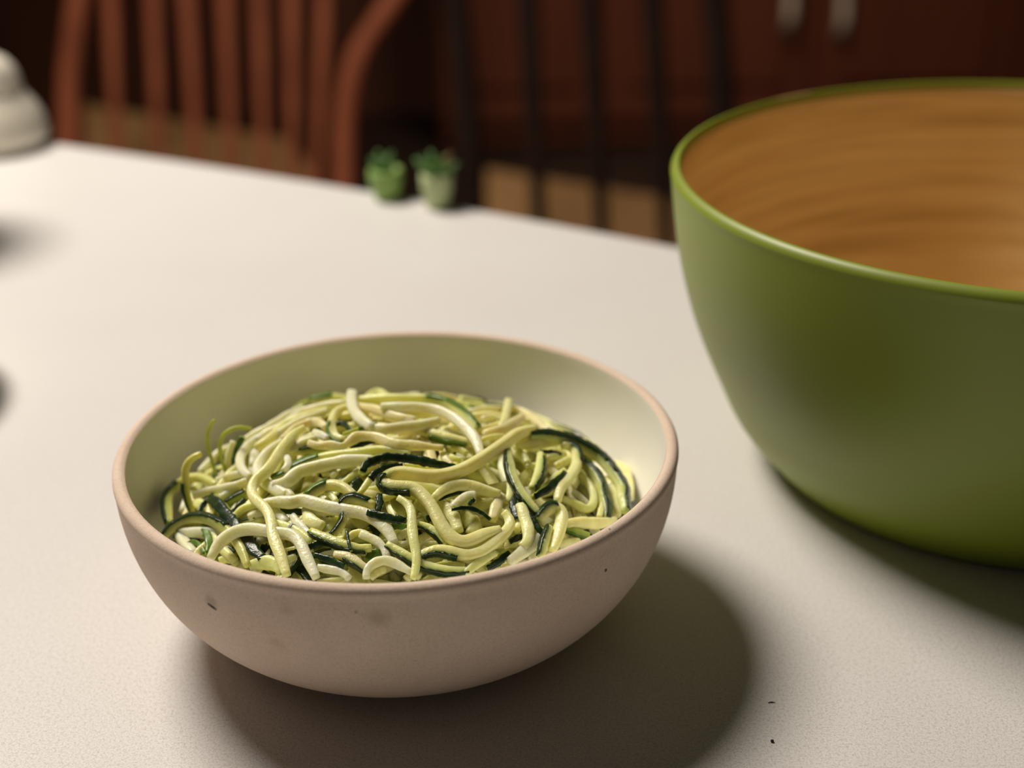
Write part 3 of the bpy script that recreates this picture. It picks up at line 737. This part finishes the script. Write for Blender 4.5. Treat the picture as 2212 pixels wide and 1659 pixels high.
for hi, (txt, wpx, colr, lay, skin, opt, lab) in enumerate(HERO):
    pts = [(x, y, (l if l is not None else lay)) for x, y, l in parse(txt)]
    plen = sum(math.hypot(pts[i+1][0]-pts[i][0], pts[i+1][1]-pts[i][1]) for i in range(len(pts)-1))
    n = opt.get('n', int(min(max(plen / 6, 14), 64)))
    Q = catmull(pts, n)
    P = np.array([on_mound(x, y, l * STEP) for x, y, l in Q])
    if opt.get('up'):
        y0 = P[0][1] + .001; P = np.array([on_y(x, y, y0 + .004 * i / n) for i, (x, y, l) in enumerate(Q)])
    P = gsmooth(P, 2)
    # keep inside the bowl
    rho = np.hypot(P[:, 0] - AX, P[:, 1] - AY); lim = wall_r(P[:, 2]) - wpx * .38 / 2 / F_PX * .8 - .0016
    sc = np.minimum(1, lim / np.maximum(rho, 1e-6)); P[:, 0] = AX + (P[:, 0] - AX) * sc; P[:, 1] = AY + (P[:, 1] - AY) * sc
    dist = np.linalg.norm(P.mean(0) - CAM)
    wid = wpx * dist / F_PX * 1.16
    dep = min(max(wid * .85, .0011), .0029)
    o = strand(P, wid, dep, colr, skin, bool(opt.get('lp')), opt.get('twist', random.uniform(-.5, .5)), opt.get('tp', (.7, .7)), opt.get('jg', .05), hi)
    if lab is None:
        T0, T1 = P[2] - P[0], P[-1] - P[-3]
        bend = math.degrees(math.acos(max(-1, min(1, T0.dot(T1) / (np.linalg.norm(T0) * np.linalg.norm(T1))))))
        d = names_c[colr] + ((' strand backed with light green peel' if opt.get('lp') else ' strand backed with dark peel') if skin else ' strand of peeled flesh')
        size = 'short ' if plen < 80 else ''
        wd_ = 'slim ' if wpx < 14 else 'broad ' if wpx > 20 else ''
        cv_ = 'curved ' if bend > 40 else 'straight ' if bend < 14 else ''
        for pre in (size, size + wd_, size + cv_, size + wd_ + cv_):
            lab = pre + d + ' ' + zone(P)
            if lab not in USED: break
    USED.add(lab)
    tag(o, lab, 'noodle', GRP)

# strands underneath, seen only through the gaps
def filler(i, layer):
    rr = random.Random(1000 + i)
    while True:
        x, y = rr.uniform(-.06, .06), rr.uniform(-.06, .06)
        if math.hypot(x, y) < .060 and x > -.044: break
    a = rr.uniform(0, 2 * math.pi); cv = rr.uniform(-45, 45); L = rr.uniform(.045, .10); n = 26
    P = []
    for k in range(n):
        r = math.hypot(x, y); rmax = .0625
        if r > rmax: x, y = x * rmax / r, y * rmax / r; a += .35
        P.append((AX + x, AY + y, mound(AX + x, AY + y) + layer * STEP * 1.3 + .0006 * math.sin(k * .6 + i)))
        a += cv * L / n; x += math.cos(a) * L / n; y += math.sin(a) * L / n
    P = gsmooth(np.array(P), 2)
    rho = np.hypot(P[:, 0] - AX, P[:, 1] - AY); lim = wall_r(P[:, 2]) - .0035
    sc = np.minimum(1, lim / np.maximum(rho, 1e-6)); P[:, 0] = AX + (P[:, 0] - AX) * sc; P[:, 1] = AY + (P[:, 1] - AY) * sc
    c = rr.choice('wwyyytloo'); sk = None
    if rr.random() < .13: sk = (rr.choice('NLR'), 0, 1); c = rr.choice('log')
    w = rr.uniform(.0022, .0033)
    o = strand(P, w, w * .85, c, sk, rr.random() < .25, rr.uniform(-1.5, 1.5), seed=5000 + i)
    T0, T1 = P[2] - P[0], P[-1] - P[-3]
    bend = math.degrees(math.acos(max(-1, min(1, T0.dot(T1) / (np.linalg.norm(T0) * np.linalg.norm(T1))))))
    ln = 'shorter ' if L < .062 else 'long ' if L > .085 else ''
    cv_ = 'curled ' if bend > 90 else 'bent ' if bend > 40 else 'straight '
    d = names_c[c] + (' strand with peel' if sk else ' strand') + ' buried under the top noodles ' + zone(P)
    for pre in ('', ln, cv_, ln + cv_):
        lab = pre + d
        if lab not in USED: break
    USED.add(lab)
    tag(o, lab, 'noodle', GRP)
NF = max(0, 298 - len(HERO))
for k in range(NF):
    filler(k, (1.0, .2, -.6, -1.4)[k % 4])
# what lies deeper still: far too many to count, one heap of strands
def deep_heap():
    V, F_, C = [], [], []
    for i in range(190):
        rr = random.Random(9000 + i)
        x, y = rr.uniform(-.055, .055), rr.uniform(-.055, .055); a = rr.uniform(0, 6.28); cv = rr.uniform(-40, 40); L = rr.uniform(.05, .09); n = 14
        lay = -rr.uniform(1.8, 5.5); P = []
        for k in range(n):
            r = math.hypot(x, y)
            if r > .060: x, y = x * .060 / r, y * .060 / r; a += .5
            P.append((AX + x, AY + y, mound(AX + x, AY + y) + lay * STEP))
            a += cv * L / n; x += math.cos(a) * L / n; y += math.sin(a) * L / n
        P = np.array(P); rho = np.hypot(P[:, 0] - AX, P[:, 1] - AY); lim = wall_r(P[:, 2]) - .0035
        q = np.minimum(1, lim / np.maximum(rho, 1e-6)); P[:, 0] = AX + (P[:, 0] - AX) * q; P[:, 1] = AY + (P[:, 1] - AY) * q
        T, Nn, B = frames(P); w = rr.uniform(.0014, .0019); b0 = len(V)
        col = np.array(FC[rr.choice('wyyloo')])
        for p, nn, bb in zip(P, Nn, B):
            for t in range(6):
                an = t * math.pi / 3; V.append((p + bb * math.cos(an) * w + nn * math.sin(an) * w * .85).tolist()); C.append((*col, 1))
        for m_ in range(n - 1):
            for t in range(6): F_.append((b0+m_*6+t, b0+m_*6+(t+1)%6, b0+(m_+1)*6+(t+1)%6, b0+(m_+1)*6+t))
        F_.append(tuple(b0 + t for t in range(5, -1, -1))); F_.append(tuple(b0 + (n-1)*6 + t for t in range(6)))
    me = mesh_from('deep_zucchini_strands', V, F_); smooth(me)
    ca = me.color_attributes.new('Col', 'FLOAT_COLOR', 'POINT'); ca.data.foreach_set('color', np.array(C, np.float32).ravel())
    return tag(link('deep_zucchini_strands', me, M_FLESH), 'packed zucchini strands deep in the clay bowl, glimpsed through gaps', 'noodles', None, 'stuff')
deep_heap()

# ------------------------------------------------------------------ crumbs on the counter
def crumb(name, px, py, L, r, lab, curved):
    q = on_z(px, py, 0)
    pts = [(t * L, curved * (t * t - .25) * L, r * .9) for t in np.linspace(-.5, .5, 7)]
    me = tube_mesh(name, pts, [r * .5, r * .8, r, r, r, r * .8, r * .4], 8)
    o = link(name, me, M_CRUMB); o.location = (q[0], q[1], 0.0)
    return tag(o, lab, 'crumb')
crumb('thread_scrap', 1667, 1519, .0018, .00018, 'tiny dark curved fibre on the counter near the bowl shadow', -.5)
crumb('crumb', 1668, 1603, .0008, .00040, 'tiny round black speck on the counter by the bottom edge', 0)

# ------------------------------------------------------------------ small things on the far edge of the counter
def along_edge(px, inset):
    """point on the counter, on the sight line column px, a little in from the far edge"""
    best = None
    for yy in np.linspace(250, 620, 900):
        q = on_z(px, yy, 0)
        t = np.dot(q[:2] - EMID, ED); back = np.dot(q[:2] - EMID, EN)
        lim = -(t * t) / 6.4 + .006
        if back <= lim - inset: return q
    return q
jq = along_edge(-4, .022)
jar = empty('lidded_jar', (jq[0], jq[1], 0)); sc = np.linalg.norm(jq - CAM) / F_PX
tag(jar, 'small cream ceramic lidded jar at the far left corner of the photo', 'jar')
h1 = 100 * sc
jp = [(0, 0), (78*sc, 0), (88*sc, 4*sc), (102*sc, 18*sc), (105*sc, 36*sc), (99*sc, 60*sc), (88*sc, 82*sc), (74*sc, 102*sc), (66*sc, 112*sc), (62*sc, 114*sc), (58*sc, 112*sc), (0, 110*sc)]
link('jar_body', lathe_mesh('jar_body', jp, 48), M_CREAM, jar)
lp_ = [(58*sc, 114.5*sc), (64*sc, 116*sc), (66*sc, 122*sc), (63*sc, 140*sc), (55*sc, 160*sc), (42*sc, 176*sc), (24*sc, 186*sc), (0, 190*sc)]
link('lid', lathe_mesh('lid', [(0, 114.5*sc)] + lp_, 48), M_CREAM, jar)

def plant(px, potmat, r, hh, leaves, lab, spread, lean):
    q = along_edge(px, r * 1.05)
    root = empty('potted_succulent', (q[0], q[1], 0)); tag(root, lab, 'plant', None)
    pr = [(0, 0), (r * .62, 0), (r * .72, .0015), (r * .96, hh * .55), (r, hh * .9), (r * .96, hh), (r * .82, hh), (r * .78, hh * .86), (0, hh * .86)]
    link('pot', lathe_mesh('pot', pr, 32), potmat, root)
    for i in range(leaves):
        a = 2 * math.pi * i / leaves + .4; sp = spread * (1 if i % 2 else .6)
        pts = []
        for t in np.linspace(0, 1, 7):
            pts.append((math.cos(a) * (r * .25 + sp * t ** 1.3) + lean * t, math.sin(a) * (r * .25 + sp * t ** 1.3) * .8, hh * .84 + t * hh * .62 * (1.15 if i % 2 == 0 else .85)))
        me = tube_mesh('leaf', pts, [r * .12, r * .22, r * .27, r * .28, r * .24, r * .16, r * .05], 8, .5)
        o = link('leaf', me, M_LEAFB if (i == 0 and spread > .008) else M_LEAF, root)
        if i == 0 and spread > .008: o['label'] = 'brown withered leaf'
plant(836, M_POT1, .0092, .0165, 7, 'tiny bright green pot with dark leaves on the far counter edge', .0045, -.0008)
plant(946, M_POT2, .0086, .0185, 8, 'tiny pale green pot with spreading leaves on the far counter edge', .0105, .0004)

# ------------------------------------------------------------------ things just outside the frame whose shadows reach in
def cup(x, y):
    root = empty('cup', (x, y, 0)); tag(root, 'white cup standing just beyond the left edge of the photo', 'cup')
    pr = [(0, .003), (.026, .003), (.028, 0), (.031, 0), (.036, .02), (.041, .06), (.043, .098), (.0415, .1), (.040, .098), (.038, .06), (.033, .02), (.028, .007), (0, .006)]
    link('cup_body', lathe_mesh('cup_body', pr, 64), M_WHITE, root)
    pts = [(-.040 - .026 * math.sin(t), 0, .052 + .030 * math.cos(t)) for t in np.linspace(.1, math.pi - .1, 12)]
    link('handle', tube_mesh('handle', pts, .0048, 10), M_WHITE, root)
def plate(x, y):
    o = link('saucer', lathe_mesh('saucer', [(0, .002), (.030, .002), (.032, 0), (.036, 0), (.052, .010), (.066, .020), (.067, .0215), (.065, .022), (.050, .0125), (.034, .004), (0, .004)], 64), M_WHITE)
    o.location = (x, y, 0); tag(o, 'white saucer lying just beyond the left edge of the photo', 'saucer')
c0 = on_z(-6, 520, 0); cup(c0[0] - .055, c0[1] + .014)
c1 = on_z(-4, 905, 0); plate(c1[0] - .074, c1[1] + .012)

# ------------------------------------------------------------------ dining chairs (backs towards the counter)
def chair(name, lab, wm, slat_px, left_st, right_st, depth_y, seat_rect, slat_w, stile_w, skew):
    """slat_px: (bottom px, bottom py, top px, top py) photo points used once to set each slat's place at its real distance"""
    seat_z = FLOOR + .45; topz = FLOOR + .98
    ctr = np.mean([on_y(s[0], s[1], depth_y)[:2] for s in slat_px], axis=0)
    root = empty(name, (ctr[0], ctr[1], FLOOR)); tag(root, lab, 'chair', 'dining chairs beyond the counter')
    def yd(px): return depth_y + skew * (px - slat_px[0][0]) / 1000
    def path(pp, z0, z1):
        W3 = [on_y(x, y, yd(pp[0][0]) + .00025 * (pp[0][1] - y)) for x, y in pp]
        a, b = W3[0], W3[1]; t = (z0 - a[2]) / (b[2] - a[2] + 1e-9); start = a + (b - a) * t
        c, d = W3[-2], W3[-1]; t = (z1 - d[2]) / (d[2] - c[2] + 1e-9); end = d + (d - c) * min(t, 3.0); end[2] = z1
        P = np.vstack([start, *W3, end]); P = catmull_xyz(P, 20)
        return P
    tops = []
    o0 = np.array([ctr[0], ctr[1], FLOOR])
    for s in slat_px:
        P = path([(s[0], s[1]), ((s[0]+s[2])/2, (s[1]+s[3])/2), (s[2], s[3])], seat_z + .02, topz - .02)
        link('slat', tube_mesh('slat', P - o0, list(np.linspace(slat_w * .42, slat_w * 1.1, len(P))), 10, .45), wm, root)
        tops.append(P[-1])
    st_tops = []
    for st in (left_st, right_st):
        P = path(st, seat_z - .03, topz)
        link('stile', tube_mesh('stile', P - o0, stile_w, 12, .8), wm, root)
        st_tops.append(P[-1])
        leg = np.array([P[0], P[0] * np.array([1, 1, 0]) + np.array([0, 0, FLOOR + .2]), P[0] * np.array([1, 1, 0]) + np.array([0, -.03, FLOOR])])
        link('leg', tube_mesh('leg', leg - o0, [.020, .019, .015], 12), wm, root)
    rail = catmull_xyz(np.vstack([st_tops[0], *[t + np.array([0, 0, .035]) for t in tops], st_tops[1]]), 24)
    link('crest_rail', tube_mesh('crest_rail', rail - o0, .028, 12, .5), wm, root)
    # seat behind the slats, its far edge seen between them
    c = [on_z(x, y, seat_z) for x, y in seat_rect]            # far left, far right
    nl = on_y(left_st[0][0], left_st[0][1], yd(left_st[0][0])); nr = on_y(right_st[0][0], right_st[0][1], yd(right_st[0][0]))
    quad = [np.array([nl[0], nl[1] + .02]), np.array([nr[0], nr[1] + .02]), c[1][:2], c[0][:2]]
    cen = np.mean(quad, axis=0)
    pr = prism('seat_frame', [q - o0[:2] for q in quad], seat_z - .045 - FLOOR, seat_z - .006 - FLOOR, wm, root, .004)
    prism('woven_seat', [cen + (q - cen) * .95 - o0[:2] for q in quad], seat_z - .006 - FLOOR, seat_z + .008 - FLOOR, M_SEAT, root, .006)['label'] = 'tan woven seat'
    for q in (c[0], c[1]):
        qq = cen + (q[:2] - cen) * .93
        link('leg', tube_mesh('leg', np.array([[qq[0], qq[1], seat_z - .04], [qq[0], qq[1], FLOOR]]) - o0, [.019, .014], 12), wm, root)
    return root
def catmull_xyz(P, n):
    P = np.array(P, float); d = np.concatenate([[0], np.cumsum(np.maximum(np.linalg.norm(np.diff(P, axis=0), axis=1), 1e-6))])
    mm = np.gradient(P, d, axis=0); x = np.linspace(0, d[-1], n); i = np.clip(np.searchsorted(d, x) - 1, 0, len(d) - 2)
    hh = (d[i+1] - d[i])[:, None]; t = ((x - d[i]) / hh[:, 0])[:, None]
    return (2*t**3-3*t**2+1)*P[i]+(t**3-2*t**2+t)*hh*mm[i]+(-2*t**3+3*t**2)*P[i+1]+(t**3-t**2)*hh*mm[i+1]
chair('slat_back_chair', 'reddish cherry slat-back chair with tan seat beyond the left counter edge', M_CHERRY,
      [(252, 310, 238, 0), (342, 330, 330, 0), (424, 340, 404, 0), (500, 350, 486, 0), (570, 365, 560, 0), (632, 375, 630, 0), (684, 385, 700, 0)],
      [(146, 305), (150, 150), (168, 0)], [(742, 400), (748, 230), (772, 120), (850, 0)], 2.15, [(170, 226), (640, 306)], .0142, .0160, -.10)
chair('slat_back_chair', 'dark slat-back chair with tan seat between the green bowl and the tiny pots', M_ESPRESSO,
      [(1164, 460, 1140, 0), (1300, 490, 1275, 0), (1440, 520, 1410, 0)],
      [(1022, 440), (1005, 200), (985, 0)], [(1580, 560), (1560, 200), (1545, 0)], 1.78, [(1040, 366), (1560, 449)], .0165, .0170, -.05)

# ------------------------------------------------------------------ hutch with pulls on the back wall
hx = 1.12
hc = empty('sideboard', (hx, 4.26, FLOOR)); tag(hc, 'dark red wooden sideboard with metal pulls behind the green bowl', 'cabinet')
box('carcass', (2.6, .42, 1.9), (0, .0, .97), M_CABINET, hc, .005)
box('plinth', (2.5, .36, .05), (0, .0, .025), M_CABINET, hc, .003)
pulls = [on_y(1702, 40, 4.02), on_y(1816, 46, 4.02)]
edge = (pulls[0][0] + pulls[1][0]) / 2 - hx
doors = []
for i, (x0, x1) in enumerate(((edge - 1.10, edge - .57), (edge - .56, edge - .003), (edge + .003, edge + .56))):
    if x0 < -1.3: x0 = -1.29
    if x1 > 1.3: x1 = 1.29
    d = box('door', (x1 - x0 - .006, .022, 1.78), ((x0 + x1) / 2, -.221, .98), M_CABINET, hc, .004)
    box('door_panel', (x1 - x0 - .14, .012, 1.60), ((x0 + x1) / 2, -.236, .98), M_CABINET, d, .008)
    doors.append(d)
for q, tz, dr in ((pulls[0], -.012, doors[1]), (pulls[1], -.020, doors[2])):
    x, z = q[0] - hx, q[2] - FLOOR
    pts = [(x, -.234, z + .16), (x, -.262, z + .14), (x, -.266, z + .07), (x, -.262, z + .005 + tz), (x, -.234, z - .012 + tz)]
    link('pull', tube_mesh('pull', catmull_xyz(pts, 18), .0135, 12), M_PULL_GLINT, dr)['label'] = 'metal pull with the lamp glint painted into its pale colour'
